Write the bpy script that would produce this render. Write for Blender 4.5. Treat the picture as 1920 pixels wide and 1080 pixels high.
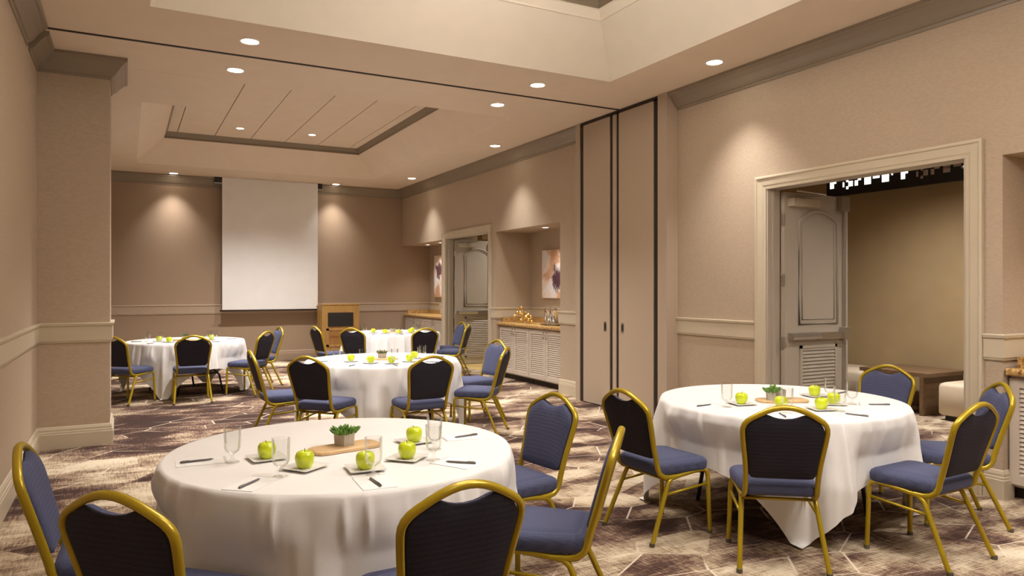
import bpy, bmesh, math, random
from mathutils import Vector, Matrix

for o in list(bpy.data.objects):
    bpy.data.objects.remove(o, do_unlink=True)
scene = bpy.context.scene
COL = scene.collection
PI = math.pi

# ------------------------------------------------------------------ camera
F_PX, YAW, CAM_H = 1355.0, math.radians(28.15), 1.5
cam_data = bpy.data.cameras.new('camera')
cam_data.sensor_width = 36.0
cam_data.lens = F_PX / 1920.0 * 36.0
cam_data.clip_start = 0.02
cam_data.clip_end = 100
cam = bpy.data.objects.new('camera', cam_data)
cam.location = (0, 0, CAM_H)
cam.rotation_euler = (PI / 2, 0, -YAW)
COL.objects.link(cam)
scene.camera = cam
SY, CY_ = math.sin(YAW), math.cos(YAW)


def px_of(x, y):
    """image column of a point of the room (used to put things in left-to-right order)"""
    return 960 + F_PX * (x * CY_ - y * SY) / (x * SY + y * CY_)


# ------------------------------------------------------------------ world, exposure
world = bpy.data.worlds.new('world')
scene.world = world
world.use_nodes = True
world.node_tree.nodes['Background'].inputs['Color'].default_value = (1.0, 0.85, 0.68, 1)
world.node_tree.nodes['Background'].inputs['Strength'].default_value = 0.02
scene.view_settings.view_transform = 'Standard'
scene.view_settings.look = 'None'
scene.view_settings.gamma = 1.0
scene.view_settings.use_curve_mapping = False
scene.view_settings.exposure = 0.9
WARM = (1.0, 0.955, 0.93)
P_DOWN = 130.0      # ceiling downlights, watts
P_FAR = 190.0
P_NICHE = 32.0
E_DRUM = 8.0       # glow of the added drum lights
P_CORR = 230.0

# ------------------------------------------------------------------ materials
M = {}


def mat(name, col, rough=0.6, metal=0.0, spec=0.5, var=0.0, var_scale=4.0, bump=0.0, bump_scale=80.0,
        stretch=(1, 1, 1), emit=None, emit_s=0.0, sheen=0.0, coat=0.0):
    m = bpy.data.materials.new(name)
    m.use_nodes = True
    nt = m.node_tree
    b = nt.nodes['Principled BSDF']
    b.inputs['Base Color'].default_value = (*col, 1)
    b.inputs['Roughness'].default_value = rough
    b.inputs['Metallic'].default_value = metal
    b.inputs['Specular IOR Level'].default_value = spec
    if sheen:
        b.inputs['Sheen Weight'].default_value = sheen
    if coat:
        b.inputs['Coat Weight'].default_value = coat
    if emit:
        b.inputs['Emission Color'].default_value = (*emit, 1)
        b.inputs['Emission Strength'].default_value = emit_s
    tc = nt.nodes.new('ShaderNodeTexCoord')
    mp = nt.nodes.new('ShaderNodeMapping')
    mp.inputs['Scale'].default_value = stretch
    nt.links.new(tc.outputs['Object'], mp.inputs['Vector'])
    n = nt.nodes.new('ShaderNodeTexNoise')
    n.inputs['Scale'].default_value = var_scale
    n.inputs['Detail'].default_value = 4
    nt.links.new(mp.outputs['Vector'], n.inputs['Vector'])
    r = nt.nodes.new('ShaderNodeValToRGB')
    v = max(var, 0.02)
    r.color_ramp.elements[0].position = 0.3
    r.color_ramp.elements[1].position = 0.7
    r.color_ramp.elements[0].color = (*[c * (1 - v) for c in col], 1)
    r.color_ramp.elements[1].color = (*[min(1, c * (1 + v)) for c in col], 1)
    nt.links.new(n.outputs['Fac'], r.inputs['Fac'])
    nt.links.new(r.outputs['Color'], b.inputs['Base Color'])
    if bump:
        n2 = nt.nodes.new('ShaderNodeTexNoise')
        n2.inputs['Scale'].default_value = bump_scale
        n2.inputs['Detail'].default_value = 3
        nt.links.new(mp.outputs['Vector'], n2.inputs['Vector'])
        bp = nt.nodes.new('ShaderNodeBump')
        bp.inputs['Strength'].default_value = bump
        bp.inputs['Distance'].default_value = 0.004
        nt.links.new(n2.outputs['Fac'], bp.inputs['Height'])
        nt.links.new(bp.outputs['Normal'], b.inputs['Normal'])
    M[name] = m
    return m


mat('wall_accent', (0.35, 0.25, 0.168), 0.7, var=0.07, var_scale=30, bump=0.25, bump_scale=60, stretch=(1, 1, 5), spec=0.3)
mat('wall', (0.44, 0.345, 0.248), 0.7, var=0.07, var_scale=30, bump=0.25, bump_scale=60, stretch=(1, 1, 5), spec=0.3)
mat('ceiling', (0.77, 0.645, 0.51), 0.85, var=0.02, spec=0.2)
mat('cove', (0.80, 0.735, 0.61), 0.85, var=0.02, spec=0.2)
mat('trim', (0.53, 0.45, 0.325), 0.45, var=0.02)
mat('door_paint', (0.45, 0.39, 0.31), 0.42, var=0.02)
mat('crown', (0.25, 0.20, 0.14), 0.36, var=0.03)
mat('panel', (0.43, 0.335, 0.245), 0.75, var=0.06, var_scale=40, bump=0.2, bump_scale=70, stretch=(1, 1, 4), spec=0.3)
mat('dark_gap', (0.022, 0.012, 0.006), 0.6, var=0.1)
mat('black', (0.012, 0.009, 0.008), 0.5, var=0.1)
mat('cloth', (0.82, 0.80, 0.765), 0.8, var=0.015, bump=0.08, bump_scale=220, sheen=0.2, spec=0.25)
mat('gold', (0.42, 0.295, 0.012), 0.30, metal=0.35, var=0.05, var_scale=6)
mat('gold_shiny', (0.86, 0.64, 0.24), 0.15, metal=1.0, var=0.15, var_scale=12)
mat('chrome', (0.80, 0.77, 0.72), 0.10, metal=1.0, var=0.05)
mat('steel', (0.50, 0.46, 0.41), 0.32, metal=0.9, var=0.05)
mat('apple', (0.60, 0.70, 0.015), 0.28, var=0.22, var_scale=14, coat=0.3)
mat('stem', (0.10, 0.06, 0.02), 0.7, var=0.2)
mat('ceramic', (0.82, 0.80, 0.76), 0.25, var=0.01)
mat('paper', (0.86, 0.85, 0.82), 0.8, var=0.01)
mat('pen', (0.13, 0.12, 0.115), 0.35, var=0.1)
mat('concrete', (0.46, 0.41, 0.34), 0.85, var=0.1, var_scale=25, bump=0.2)
mat('leaf', (0.10, 0.22, 0.025), 0.5, var=0.45, var_scale=35)
mat('leaf_dark', (0.055, 0.11, 0.03), 0.5, var=0.45, var_scale=35)
mat('leaf_red', (0.25, 0.10, 0.05), 0.5, var=0.4, var_scale=30)
mat('soil', (0.03, 0.02, 0.012), 0.9, var=0.4, var_scale=60)
mat('board_wood', (0.66, 0.44, 0.22), 0.5, var=0.12, var_scale=9, stretch=(1, 6, 1))
mat('oak', (0.37, 0.205, 0.055), 0.45, var=0.16, var_scale=5, stretch=(6, 6, 0.7))
mat('oak_dark', (0.29, 0.14, 0.035), 0.45, var=0.16, var_scale=5, stretch=(6, 6, 0.7))
mat('wood_brown', (0.17, 0.10, 0.05), 0.45, var=0.2, var_scale=4, stretch=(1, 5, 5))
mat('red_print', (0.22, 0.05, 0.015), 0.6, var=0.1)
mat('leather', (0.66, 0.55, 0.40), 0.5, var=0.03, bump=0.1, bump_scale=120)
mat('table_ply', (0.25, 0.15, 0.08), 0.6, var=0.15)
mat('table_leg', (0.03, 0.022, 0.018), 0.5, var=0.1)
mat('cabinet', (0.54, 0.46, 0.375), 0.5, var=0.02)
mat('corr_wall', (0.46, 0.33, 0.17), 0.8, var=0.03)
mat('corr_floor', (0.52, 0.37, 0.13), 0.45, var=0.12, var_scale=3, stretch=(1, 8, 1))
mat('screen', (0.80, 0.78, 0.75), 0.8, var=0.01)
mat('plastic_white', (0.75, 0.72, 0.66), 0.4, var=0.01)
mat('glide', (0.10, 0.085, 0.05), 0.6, var=0.1)
mat('lens', (1, 0.95, 0.88), 0.5, emit=(1.0, 0.90, 0.76), emit_s=14.0)
mat('lens_niche', (1, 0.95, 0.88), 0.5, emit=(1.0, 0.88, 0.72), emit_s=5.0)
mat('ring', (0.78, 0.70, 0.60), 0.5, var=0.01)
mat('fill_drum_low', (0.9, 0.86, 0.78), 0.7, emit=(1.0, 0.96, 0.94), emit_s=E_DRUM * 1.75)
mat('drum', (0.9, 0.86, 0.78), 0.7, emit=(1.0, 0.96, 0.94), emit_s=E_DRUM)
mat('backlit', (0.9, 0.88, 0.85), 0.7, emit=(1.0, 0.95, 0.90), emit_s=0.8)
mat('unlit_cell', (0.40, 0.30, 0.25), 0.7, var=0.05)


def fabric(name, c1, c2, scale):
    m = bpy.data.materials.new(name)
    m.use_nodes = True
    nt = m.node_tree
    b = nt.nodes['Principled BSDF']
    b.inputs['Roughness'].default_value = 0.85
    b.inputs['Specular IOR Level'].default_value = 0.25
    b.inputs['Sheen Weight'].default_value = 0.25
    b.inputs['Sheen Tint'].default_value = (*[min(1, c * 3) for c in c2], 1)
    tc = nt.nodes.new('ShaderNodeTexCoord')
    vo = nt.nodes.new('ShaderNodeTexVoronoi')
    vo.inputs['Scale'].default_value = scale
    vo.inputs['Randomness'].default_value = 0.25
    nt.links.new(tc.outputs['Object'], vo.inputs['Vector'])
    r = nt.nodes.new('ShaderNodeValToRGB')
    r.color_ramp.elements[0].position = 0.15
    r.color_ramp.elements[1].position = 0.6
    r.color_ramp.elements[0].color = (*c2, 1)
    r.color_ramp.elements[1].color = (*c1, 1)
    nt.links.new(vo.outputs['Distance'], r.inputs['Fac'])
    nt.links.new(r.outputs['Color'], b.inputs['Base Color'])
    bp = nt.nodes.new('ShaderNodeBump')
    bp.inputs['Strength'].default_value = 0.25
    bp.inputs['Distance'].default_value = 0.002
    bp.invert = True
    nt.links.new(vo.outputs['Distance'], bp.inputs['Height'])
    nt.links.new(bp.outputs['Normal'], b.inputs['Normal'])
    M[name] = m


fabric('blue_fabric', (0.052, 0.058, 0.110), (0.098, 0.106, 0.176), 170)
fabric('navy_fabric', (0.018, 0.016, 0.024), (0.034, 0.031, 0.042), 170)


def glass_material():
    m = bpy.data.materials.new('glass')
    m.use_nodes = True
    nt = m.node_tree
    for n in list(nt.nodes):
        nt.nodes.remove(n)
    out = nt.nodes.new('ShaderNodeOutputMaterial')
    mix = nt.nodes.new('ShaderNodeMixShader')
    tr = nt.nodes.new('ShaderNodeBsdfTransparent')
    tr.inputs['Color'].default_value = (0.975, 0.975, 0.97, 1)
    gl = nt.nodes.new('ShaderNodeBsdfGlossy')
    gl.inputs['Roughness'].default_value = 0.04
    gl.inputs['Color'].default_value = (0.95, 0.95, 0.93, 1)
    lw = nt.nodes.new('ShaderNodeLayerWeight')
    lw.inputs['Blend'].default_value = 0.24
    noi = nt.nodes.new('ShaderNodeTexNoise')
    noi.inputs['Scale'].default_value = 30
    bp = nt.nodes.new('ShaderNodeBump')
    bp.inputs['Strength'].default_value = 0.02
    nt.links.new(noi.outputs['Fac'], bp.inputs['Height'])
    nt.links.new(bp.outputs['Normal'], gl.inputs['Normal'])
    mm = nt.nodes.new('ShaderNodeMath')
    mm.operation = 'MINIMUM'
    mm.inputs[1].default_value = 0.42
    nt.links.new(lw.outputs['Fresnel'], mm.inputs[0])
    nt.links.new(mm.outputs[0], mix.inputs['Fac'])
    nt.links.new(tr.outputs[0], mix.inputs[1])
    nt.links.new(gl.outputs[0], mix.inputs[2])
    nt.links.new(mix.outputs[0], out.inputs['Surface'])
    M['glass'] = m


glass_material()


def nodes_of(name, rough=0.9):
    m = bpy.data.materials.new(name)
    m.use_nodes = True
    M[name] = m
    b = m.node_tree.nodes['Principled BSDF']
    b.inputs['Roughness'].default_value = rough
    b.inputs['Specular IOR Level'].default_value = 0.2
    return m.node_tree, b


def N(nt, t, **kw):
    n = nt.nodes.new(t)
    for k, v in kw.items():
        if k in n.inputs:
            n.inputs[k].default_value = v
        else:
            setattr(n, k, v)
    return n


def ramp(nt, stops):
    r = nt.nodes.new('ShaderNodeValToRGB')
    e = r.color_ramp.elements
    while len(e) < len(stops):
        e.new(0.5)
    for el, (p, c) in zip(e, stops):
        el.position = p
        el.color = (*c, 1) if isinstance(c, tuple) else (c, c, c, 1)
    return r


def math_node(nt, op, a, b):
    n = nt.nodes.new('ShaderNodeMath')
    n.operation = op
    for i, v in enumerate((a, b)):
        if isinstance(v, (int, float)):
            n.inputs[i].default_value = v
        else:
            nt.links.new(v, n.inputs[i])
    return n.outputs[0]


def carpet():
    nt, b = nodes_of('carpet', 0.95)
    L = nt.links.new
    tc = N(nt, 'ShaderNodeTexCoord')

    def noise(scale, detail, rough, rot=0.0, stretch=(1, 1, 1), dist=0.0, off=0.0):
        mp = N(nt, 'ShaderNodeMapping')
        mp.inputs['Rotation'].default_value = (0, 0, math.radians(rot))
        mp.inputs['Scale'].default_value = stretch
        mp.inputs['Location'].default_value = (off, off * 0.7, 0)
        L(tc.outputs['Object'], mp.inputs['Vector'])
        n = N(nt, 'ShaderNodeTexNoise', Scale=scale, Detail=detail, Roughness=rough, Distortion=dist)
        L(mp.outputs['Vector'], n.inputs['Vector'])
        return n.outputs['Fac']

    big = noise(0.85, 3.0, 0.55, 20, (1, 1.35, 1), 0.4, 3.0)
    mid = noise(3.2, 4.0, 0.65, 24, (0.7, 1.3, 1), 0.3)
    h1 = noise(1.0, 5.0, 0.75, 24, (7, 75, 1))
    h2 = noise(1.0, 5.0, 0.75, 24, (75, 7, 1))
    fine = noise(120.0, 3.0, 0.8)
    s = math_node(nt, 'SUBTRACT', math_node(nt, 'MULTIPLY', big, 1.0), 0.022)
    for o, k in ((mid, 0.55), (h1, 0.42), (h2, 0.42), (fine, 0.30)):
        s = math_node(nt, 'ADD', s, math_node(nt, 'MULTIPLY', math_node(nt, 'SUBTRACT', o, 0.5), k * 1.25))
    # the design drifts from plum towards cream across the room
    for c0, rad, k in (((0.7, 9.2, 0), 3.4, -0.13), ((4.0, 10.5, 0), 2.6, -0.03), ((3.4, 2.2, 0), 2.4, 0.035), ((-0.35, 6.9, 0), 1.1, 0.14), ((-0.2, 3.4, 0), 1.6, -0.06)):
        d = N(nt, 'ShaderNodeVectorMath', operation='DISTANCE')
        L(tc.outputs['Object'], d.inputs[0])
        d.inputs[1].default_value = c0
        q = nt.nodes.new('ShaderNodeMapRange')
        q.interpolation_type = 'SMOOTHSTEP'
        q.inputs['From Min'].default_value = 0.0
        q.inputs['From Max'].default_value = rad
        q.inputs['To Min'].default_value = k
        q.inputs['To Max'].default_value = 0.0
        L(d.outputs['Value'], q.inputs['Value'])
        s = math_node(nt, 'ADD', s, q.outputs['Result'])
    # cells of the lozenge pattern, each a touch lighter or darker
    mp2 = N(nt, 'ShaderNodeMapping')
    mp2.inputs['Rotation'].default_value = (0, 0, math.radians(24))
    mp2.inputs['Scale'].default_value = (2.0, 3.6, 1)
    L(tc.outputs['Object'], mp2.inputs['Vector'])
    ve = N(nt, 'ShaderNodeTexVoronoi', feature='DISTANCE_TO_EDGE', Scale=1.0, Randomness=0.6)
    ve.voronoi_dimensions = '2D'
    L(mp2.outputs['Vector'], ve.inputs['Vector'])
    vc = N(nt, 'ShaderNodeTexVoronoi', Scale=1.0, Randomness=0.6)
    vc.voronoi_dimensions = '2D'
    L(mp2.outputs['Vector'], vc.inputs['Vector'])
    sep = N(nt, 'ShaderNodeSeparateColor')
    L(vc.outputs['Color'], sep.inputs['Color'])
    s = math_node(nt, 'ADD', s, math_node(nt, 'MULTIPLY', math_node(nt, 'SUBTRACT', sep.outputs[0], 0.5), 0.17))
    rp = ramp(nt, [(0.33, (0.045, 0.024, 0.018)), (0.42, (0.115, 0.062, 0.046)), (0.485, (0.21, 0.138, 0.092)),
                   (0.57, (0.40, 0.305, 0.20)), (0.72, (0.64, 0.545, 0.40))])
    L(s, rp.inputs['Fac'])
    mask = noise(1.5, 3.0, 0.5, off=9.0)
    ln = ramp(nt, [(0.010, 1.0), (0.018, 0.0)])
    L(ve.outputs['Distance'], ln.inputs['Fac'])
    mk = ramp(nt, [(0.46, 0.0), (0.54, 1.0)])
    L(mask, mk.inputs['Fac'])
    fac = math_node(nt, 'MULTIPLY', ln.outputs['Color'], mk.outputs['Color'])
    fac = math_node(nt, 'MULTIPLY', fac, math_node(nt, 'ADD', 0.35, fine))
    mx = N(nt, 'ShaderNodeMix', data_type='RGBA')
    L(fac, mx.inputs[0])
    L(rp.outputs['Color'], mx.inputs[6])
    mx.inputs[7].default_value = (0.70, 0.60, 0.46, 1)
    L(mx.outputs[2], b.inputs['Base Color'])
    bp = N(nt, 'ShaderNodeBump', Strength=0.4, Distance=0.004)
    L(fine, bp.inputs['Height'])
    L(bp.outputs['Normal'], b.inputs['Normal'])


carpet()


def granite():
    nt, b = nodes_of('granite', 0.25)
    L = nt.links.new
    tc = N(nt, 'ShaderNodeTexCoord')
    n = N(nt, 'ShaderNodeTexNoise', Scale=45.0, Detail=5.0, Roughness=0.75)
    L(tc.outputs['Object'], n.inputs['Vector'])
    r = ramp(nt, [(0.36, (0.13, 0.05, 0.015)), (0.47, (0.42, 0.24, 0.08)), (0.60, (0.60, 0.40, 0.16)), (0.7, (0.70, 0.55, 0.30))])
    L(n.outputs['Fac'], r.inputs['Fac'])
    L(r.outputs['Color'], b.inputs['Base Color'])


granite()


def painting(name, seed, blot):
    nt, b = nodes_of(name, 0.8)
    L = nt.links.new
    tc = N(nt, 'ShaderNodeTexCoord')
    mp = N(nt, 'ShaderNodeMapping')
    mp.inputs['Location'].default_value = (seed, seed * 1.7, seed * 0.6)
    L(tc.outputs['Object'], mp.inputs['Vector'])
    n = N(nt, 'ShaderNodeTexNoise', Scale=2.6, Detail=5.0, Roughness=0.6, Distortion=0.8)
    L(mp.outputs['Vector'], n.inputs['Vector'])
    r = ramp(nt, [(0.42, (0.62, 0.36, 0.22)), (0.52, (0.80, 0.66, 0.56)), (0.62, (0.80, 0.76, 0.74)), (0.72, (0.74, 0.70, 0.70))])
    L(n.outputs['Fac'], r.inputs['Fac'])
    # a dark plum blot with frayed edges
    d = N(nt, 'ShaderNodeVectorMath', operation='DISTANCE')
    L(tc.outputs['Object'], d.inputs[0])
    d.inputs[1].default_value = blot
    n2 = N(nt, 'ShaderNodeTexNoise', Scale=7.0, Detail=6.0, Roughness=0.7)
    L(mp.outputs['Vector'], n2.inputs['Vector'])
    s = math_node(nt, 'ADD', d.outputs['Value'], math_node(nt, 'MULTIPLY', n2.outputs['Fac'], 0.55))
    k = ramp(nt, [(0.40, 1.0), (0.50, 0.0)])
    L(s, k.inputs['Fac'])
    mx = N(nt, 'ShaderNodeMix', data_type='RGBA')
    L(k.outputs['Color'], mx.inputs[0])
    L(r.outputs['Color'], mx.inputs[6])
    mx.inputs[7].default_value = (0.10, 0.045, 0.055, 1)
    L(mx.outputs[2], b.inputs['Base Color'])


# ------------------------------------------------------------------ mesh helpers
class MB:
    def __init__(self):
        self.v, self.f = [], []

    def add(self, vs, fs):
        o = len(self.v)
        self.v += [tuple(p) for p in vs]
        self.f += [tuple(i + o for i in f) for f in fs]
        return self

    def box(self, x0, x1, y0, y1, z0, z1):
        vs = [(x, y, z) for x in (x0, x1) for y in (y0, y1) for z in (z0, z1)]
        return self.add(vs, [(0, 1, 3, 2), (4, 6, 7, 5), (0, 4, 5, 1), (2, 3, 7, 6), (0, 2, 6, 4), (1, 5, 7, 3)])

    def quad(self, *p):
        return self.add(p, [(0, 1, 2, 3)])

    def rings(self, rings, cap0=True, cap1=True, closed=True):
        n = len(rings[0])
        vs = [p for r in rings for p in r]
        fs = []
        for i in range(len(rings) - 1):
            for j in range(n if closed else n - 1):
                k = (j + 1) % n
                fs.append((i * n + j, i * n + k, (i + 1) * n + k, (i + 1) * n + j))
        if cap0:
            fs.append(tuple(range(n))[::-1])
        if cap1:
            fs.append(tuple((len(rings) - 1) * n + j for j in range(n)))
        return self.add(vs, fs)

    def lathe(self, prof, n=24, c=(0, 0, 0), cap=True):
        rs = [[(c[0] + r * math.cos(2 * PI * j / n), c[1] + r * math.sin(2 * PI * j / n), c[2] + z) for j in range(n)]
              for r, z in prof]
        return self.rings(rs, cap, cap)

    def tube(self, pts, r, n=8, ry=None, cap=True, closed=False):
        pts = [Vector(p) for p in pts]
        rad = r if isinstance(r, (list, tuple)) else [r] * len(pts)
        rs = []
        m = len(pts)
        t0 = (pts[1] - pts[0]).normalized()
        up = Vector((0, 0, 1)) if abs(t0.z) < 0.9 else Vector((1, 0, 0))
        nrm = (up - t0 * up.dot(t0)).normalized()
        for i, p in enumerate(pts):
            if closed:
                t = (pts[(i + 1) % m] - pts[i - 1]).normalized()
            elif i == 0:
                t = t0
            elif i == m - 1:
                t = (pts[-1] - pts[-2]).normalized()
            else:
                t = ((pts[i + 1] - p).normalized() + (p - pts[i - 1]).normalized()).normalized()
            nrm = (nrm - t * nrm.dot(t)).normalized()
            bn = t.cross(nrm)
            q = ry if ry is not None else rad[i]
            rs.append([p + nrm * (rad[i] * math.cos(2 * PI * j / n)) + bn * (q * math.sin(2 * PI * j / n)) for j in range(n)])
        if closed:
            rs.append(rs[0])
            return self.rings(rs, False, False)
        return self.rings(rs, cap, cap)

    def prism(self, poly, z0, z1, axis='z'):
        def P(a, b, c):
            return (a, b, c) if axis == 'z' else ((c, a, b) if axis == 'x' else (a, c, b))
        return self.rings([[P(a, b, z0) for a, b in poly], [P(a, b, z1) for a, b in poly]])

    def run(self, path, prof):
        """sweep a (offset, height) profile along a plan path; offset goes to the left of the path"""
        path = [Vector((p[0], p[1])) for p in path]
        rs = []
        for i, p in enumerate(path):
            ns = []
            if i > 0:
                d = (p - path[i - 1]).normalized()
                ns.append(Vector((-d.y, d.x)))
            if i < len(path) - 1:
                d = (path[i + 1] - p).normalized()
                ns.append(Vector((-d.y, d.x)))
            if len(ns) == 1:
                mt = ns[0]
            else:
                mt = (ns[0] + ns[1]).normalized()
                mt = mt / max(0.2, mt.dot(ns[0]))
            rs.append([(p.x + mt.x * o, p.y + mt.y * o, z) for o, z in prof])
        return self.rings(rs)

    def build(self, name, material, parent=None, smooth=False, loc=None, rot=None, angle=None):
        me = bpy.data.meshes.new(name)
        me.from_pydata([tuple(p) for p in self.v], [], self.f)
        bm = bmesh.new()
        bm.from_mesh(me)
        bmesh.ops.remove_doubles(bm, verts=bm.verts, dist=1e-6)
        bmesh.ops.recalc_face_normals(bm, faces=bm.faces)
        if smooth and angle:
            for e in bm.edges:
                if len(e.link_faces) == 2 and e.calc_face_angle(0) > math.radians(angle):
                    e.smooth = False
        for fc in bm.faces:
            fc.smooth = smooth
        bm.to_mesh(me)
        bm.free()
        me.materials.append(M[material] if isinstance(material, str) else material)
        o = bpy.data.objects.new(name, me)
        COL.objects.link(o)
        if parent:
            o.parent = parent
        if loc:
            o.location = loc
        if rot:
            o.rotation_euler = rot
        return o


def tag(o, label, cat, group=None, kind=None):
    o['label'] = label
    if cat:
        o['category'] = cat
    if group:
        o['group'] = group
    if kind:
        o['kind'] = kind
    return o


def empty(name, loc=(0, 0, 0), rz=0.0, parent=None):
    o = bpy.data.objects.new(name, None)
    o.empty_display_size = 0.1
    o.location = loc
    o.rotation_euler = (0, 0, rz)
    COL.objects.link(o)
    if parent:
        o.parent = parent
    return o


def structure(o, label, cat):
    return tag(o, label, cat, kind='structure')


def copy_tree(o, parent=None):
    c = o.copy()
    COL.objects.link(c)
    c.parent = parent
    for ch in list(o.children):
        copy_tree(ch, c)
    return c


# ------------------------------------------------------------------ the room: sizes in metres
XL, XR, XP, YB, Y0, ZC = -0.72, 5.49, 5.33, 15.5, -2.2, 3.69
NX = 6.15                      # back of the niches
ZN = 2.445                     # niche soffit
ZD = 2.46                      # door opening height
CORR = 9.2                     # far wall of the corridor

f = MB().box(XL - 0.2, CORR + 0.2, Y0 - 0.2, YB + 0.2, -0.12, 0.0).build('floor', 'carpet')
structure(f, 'mottled brown and cream patterned carpet over the whole room', 'floor')
f2 = MB().box(5.66, CORR, 9.2, YB, 0.0, 0.004).build('floor', 'corr_floor')
structure(f2, 'honey coloured wooden floor beyond the far doorway', 'floor')

# walls
structure(MB().box(XL - 0.2, XL, Y0, YB, 0, 4.5).build('wall_left', 'wall'), 'beige textured wall along the left side', 'wall')
structure(MB().box(XL, -0.13, 7.95, 8.6, 0, ZC).build('wall_column', 'wall'), 'beige pier projecting from the left wall', 'wall')
structure(MB().box(XL - 0.2, NX + 0.15, YB, YB + 0.2, 0, 4.5).build('wall_back', 'wall_accent'), 'taupe end wall behind the projection screen', 'wall')
structure(MB().box(XL - 0.2, XR + 0.2, Y0 - 0.2, Y0, 0, 4.5).build('wall_front', 'wall'), 'beige end wall behind the viewer', 'wall')
w = MB()
T = 0.14
for a, b_ in ((Y0, 1.0), (2.88, 3.13), (5.02, 6.3), (8.15, 8.8), (10.83, 11.11), (13.0, 13.2)):
    w.box(XR, XR + T, a, b_, 0, ZC)
w.box(XR, XR + T, 6.3, 8.15, 0, ZC)
for a, b_ in ((3.13, 5.02), (11.11, 13.0)):
    w.box(XR, XR + T, a, b_, ZD, ZC)
for a, b_ in ((1.0, 2.88), (8.8, 10.83), (13.2, YB)):
    w.box(XR, NX + 0.12, a, b_, ZN, ZC)           # soffit block
    w.box(NX, NX + 0.12, a, b_, 0, ZN)            # back of the niche
    w.box(XR + T, NX + 0.12, a - 0.12, a, 0, ZN)
    if b_ < YB:
        w.box(XR + T, NX + 0.12, b_, b_ + 0.10, 0, ZN)
structure(w.build('wall_right', 'wall'), 'beige textured wall with doorways and niches on the right', 'wall')

# corridor shell
structure(MB().box(CORR, CORR + 0.2, Y0, YB, 0, 3.5).build('wall_corridor', 'corr_wall'), 'tan corridor wall seen through the open double doors', 'wall')
structure(MB().box(XR + T, CORR, 8.55, 8.62, 0, 3.4).build('wall_corridor_end', 'wall'), 'grey wall closing the corridor left of the lattice', 'wall')
structure(MB().box(XR + T, CORR, Y0, Y0 + 0.1, 0, 3.4).build('wall_corridor_near', 'corr_wall'), 'tan wall closing the corridor at the near end', 'wall')
structure(MB().box(XR + T, CORR + 0.2, Y0, YB, 3.35, 3.45).build('ceiling', 'ceiling'), 'plain corridor ceiling beyond the double doors', 'ceiling')

structure(MB().box(NX + 0.15, CORR + 0.2, YB, YB + 0.1, 0, 3.4).build('wall_corridor_far', 'corr_wall'), 'tan wall at the far end of the corridor', 'wall')

# ceiling with two splayed trays
TN = (0.17, 4.54, 0.5, 6.28)       # near tray opening
TF = (0.17, 4.42, 8.2, 14.24)      # far tray opening
c = MB()
for x0, x1, y0, y1 in ((XL, TN[0], Y0, YB), (TN[1], XR, Y0, YB), (TN[0], TN[1], Y0, TN[2]), (TN[0], TN[1], TN[3], TF[2]),
                       (TN[0], TN[1], TF[3], YB), (TF[1], TN[1], TF[2], TF[3])):
    c.quad((x0, y0, ZC), (x1, y0, ZC), (x1, y1, ZC), (x0, y1, ZC))
ceil = c.build('ceiling', 'ceiling')
structure(ceil, 'beige ceiling with two raised trays', 'ceiling')
structure(MB().box(XL - 0.2, XR + 0.2, Y0, YB, 4.6, 4.7).build('ceiling', 'ceiling'), 'slab above the trays', 'ceiling')


def cove(tr, s, z0, z1, name, material):
    x0, x1, y0, y1 = tr
    m = MB()
    a = [(x0, y0), (x1, y0), (x1, y1), (x0, y1)]
    b_ = [(x0 + s, y0 + s), (x1 - s, y0 + s), (x1 - s, y1 - s), (x0 + s, y1 - s)]
    m.rings([[(p[0], p[1], z0) for p in a], [(p[0], p[1], z1) for p in b_]], False, False)
    return m.build(name, material, ceil)


def tray_top(tr, s, z, crown_prof, name):
    x0, x1, y0, y1 = tr[0] + s, tr[1] - s, tr[2] + s, tr[3] - s
    m = MB()
    rs = []
    for o, dz in crown_prof:
        rs.append([(x0 + o, y0 + o, z + dz), (x1 - o, y0 + o, z + dz), (x1 - o, y1 - o, z + dz), (x0 + o, y1 - o, z + dz)])
    m.rings(rs, False, False)
    m.build(name, 'crown', ceil)


def panels(tr, s, z, step, start):
    x = start
    x0, x1, y0, y1 = tr[0] + s, tr[1] - s, tr[2] + s, tr[3] - s
    edges = [x0]
    while x < x1 - 0.03:
        if x > x0 + 0.03:
            edges.append(x)
        x += step
    edges.append(x1)
    for a, b_ in zip(edges[:-1], edges[1:]):
        MB().box(a + 0.006, b_ - 0.006, y0, y1, z, z + 0.02).build('ceiling_panel', 'ceiling', ceil)
    MB().box(x0, x1, y0, y1, z + 0.02, z + 0.03).build('panel_backing', 'dark_gap', ceil)


cove(TF, 0.42, ZC, 4.09, 'tray_cove', 'ceiling')
tray_top(TF, 0.42, 4.09, [(0, 0), (0, 0.035), (0.02, 0.04), (0.05, 0.10), (0.055, 0.12), (0.07, 0.12), (0.07, 0.13)], 'tray_crown')
panels(TF, 0.42, 4.2, 0.602, 0.795)
MB().box(0.05, 0.79, 8.15, 9.55, ZC - 0.002, 4.12).build('soffit_block', 'ceiling', ceil)
cove(TN, 0.40, ZC, 4.13, 'tray_cove', 'cove')
m = MB()
x0, x1, y0, y1 = TN[0] + 0.4, TN[1] - 0.4, TN[2] + 0.4, TN[3] - 0.4
m.rings([[(x0 + o, y0 + o, z), (x1 - o, y0 + o, z), (x1 - o, y1 - o, z), (x0 + o, y1 - o, z)]
         for o, z in ((0, 4.13), (0.015, 4.13), (0.015, 4.15), (0.05, 4.21), (0.06, 4.22), (0.075, 4.22))], False, False)
m.build('tray_moulding', 'cove', ceil)
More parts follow.
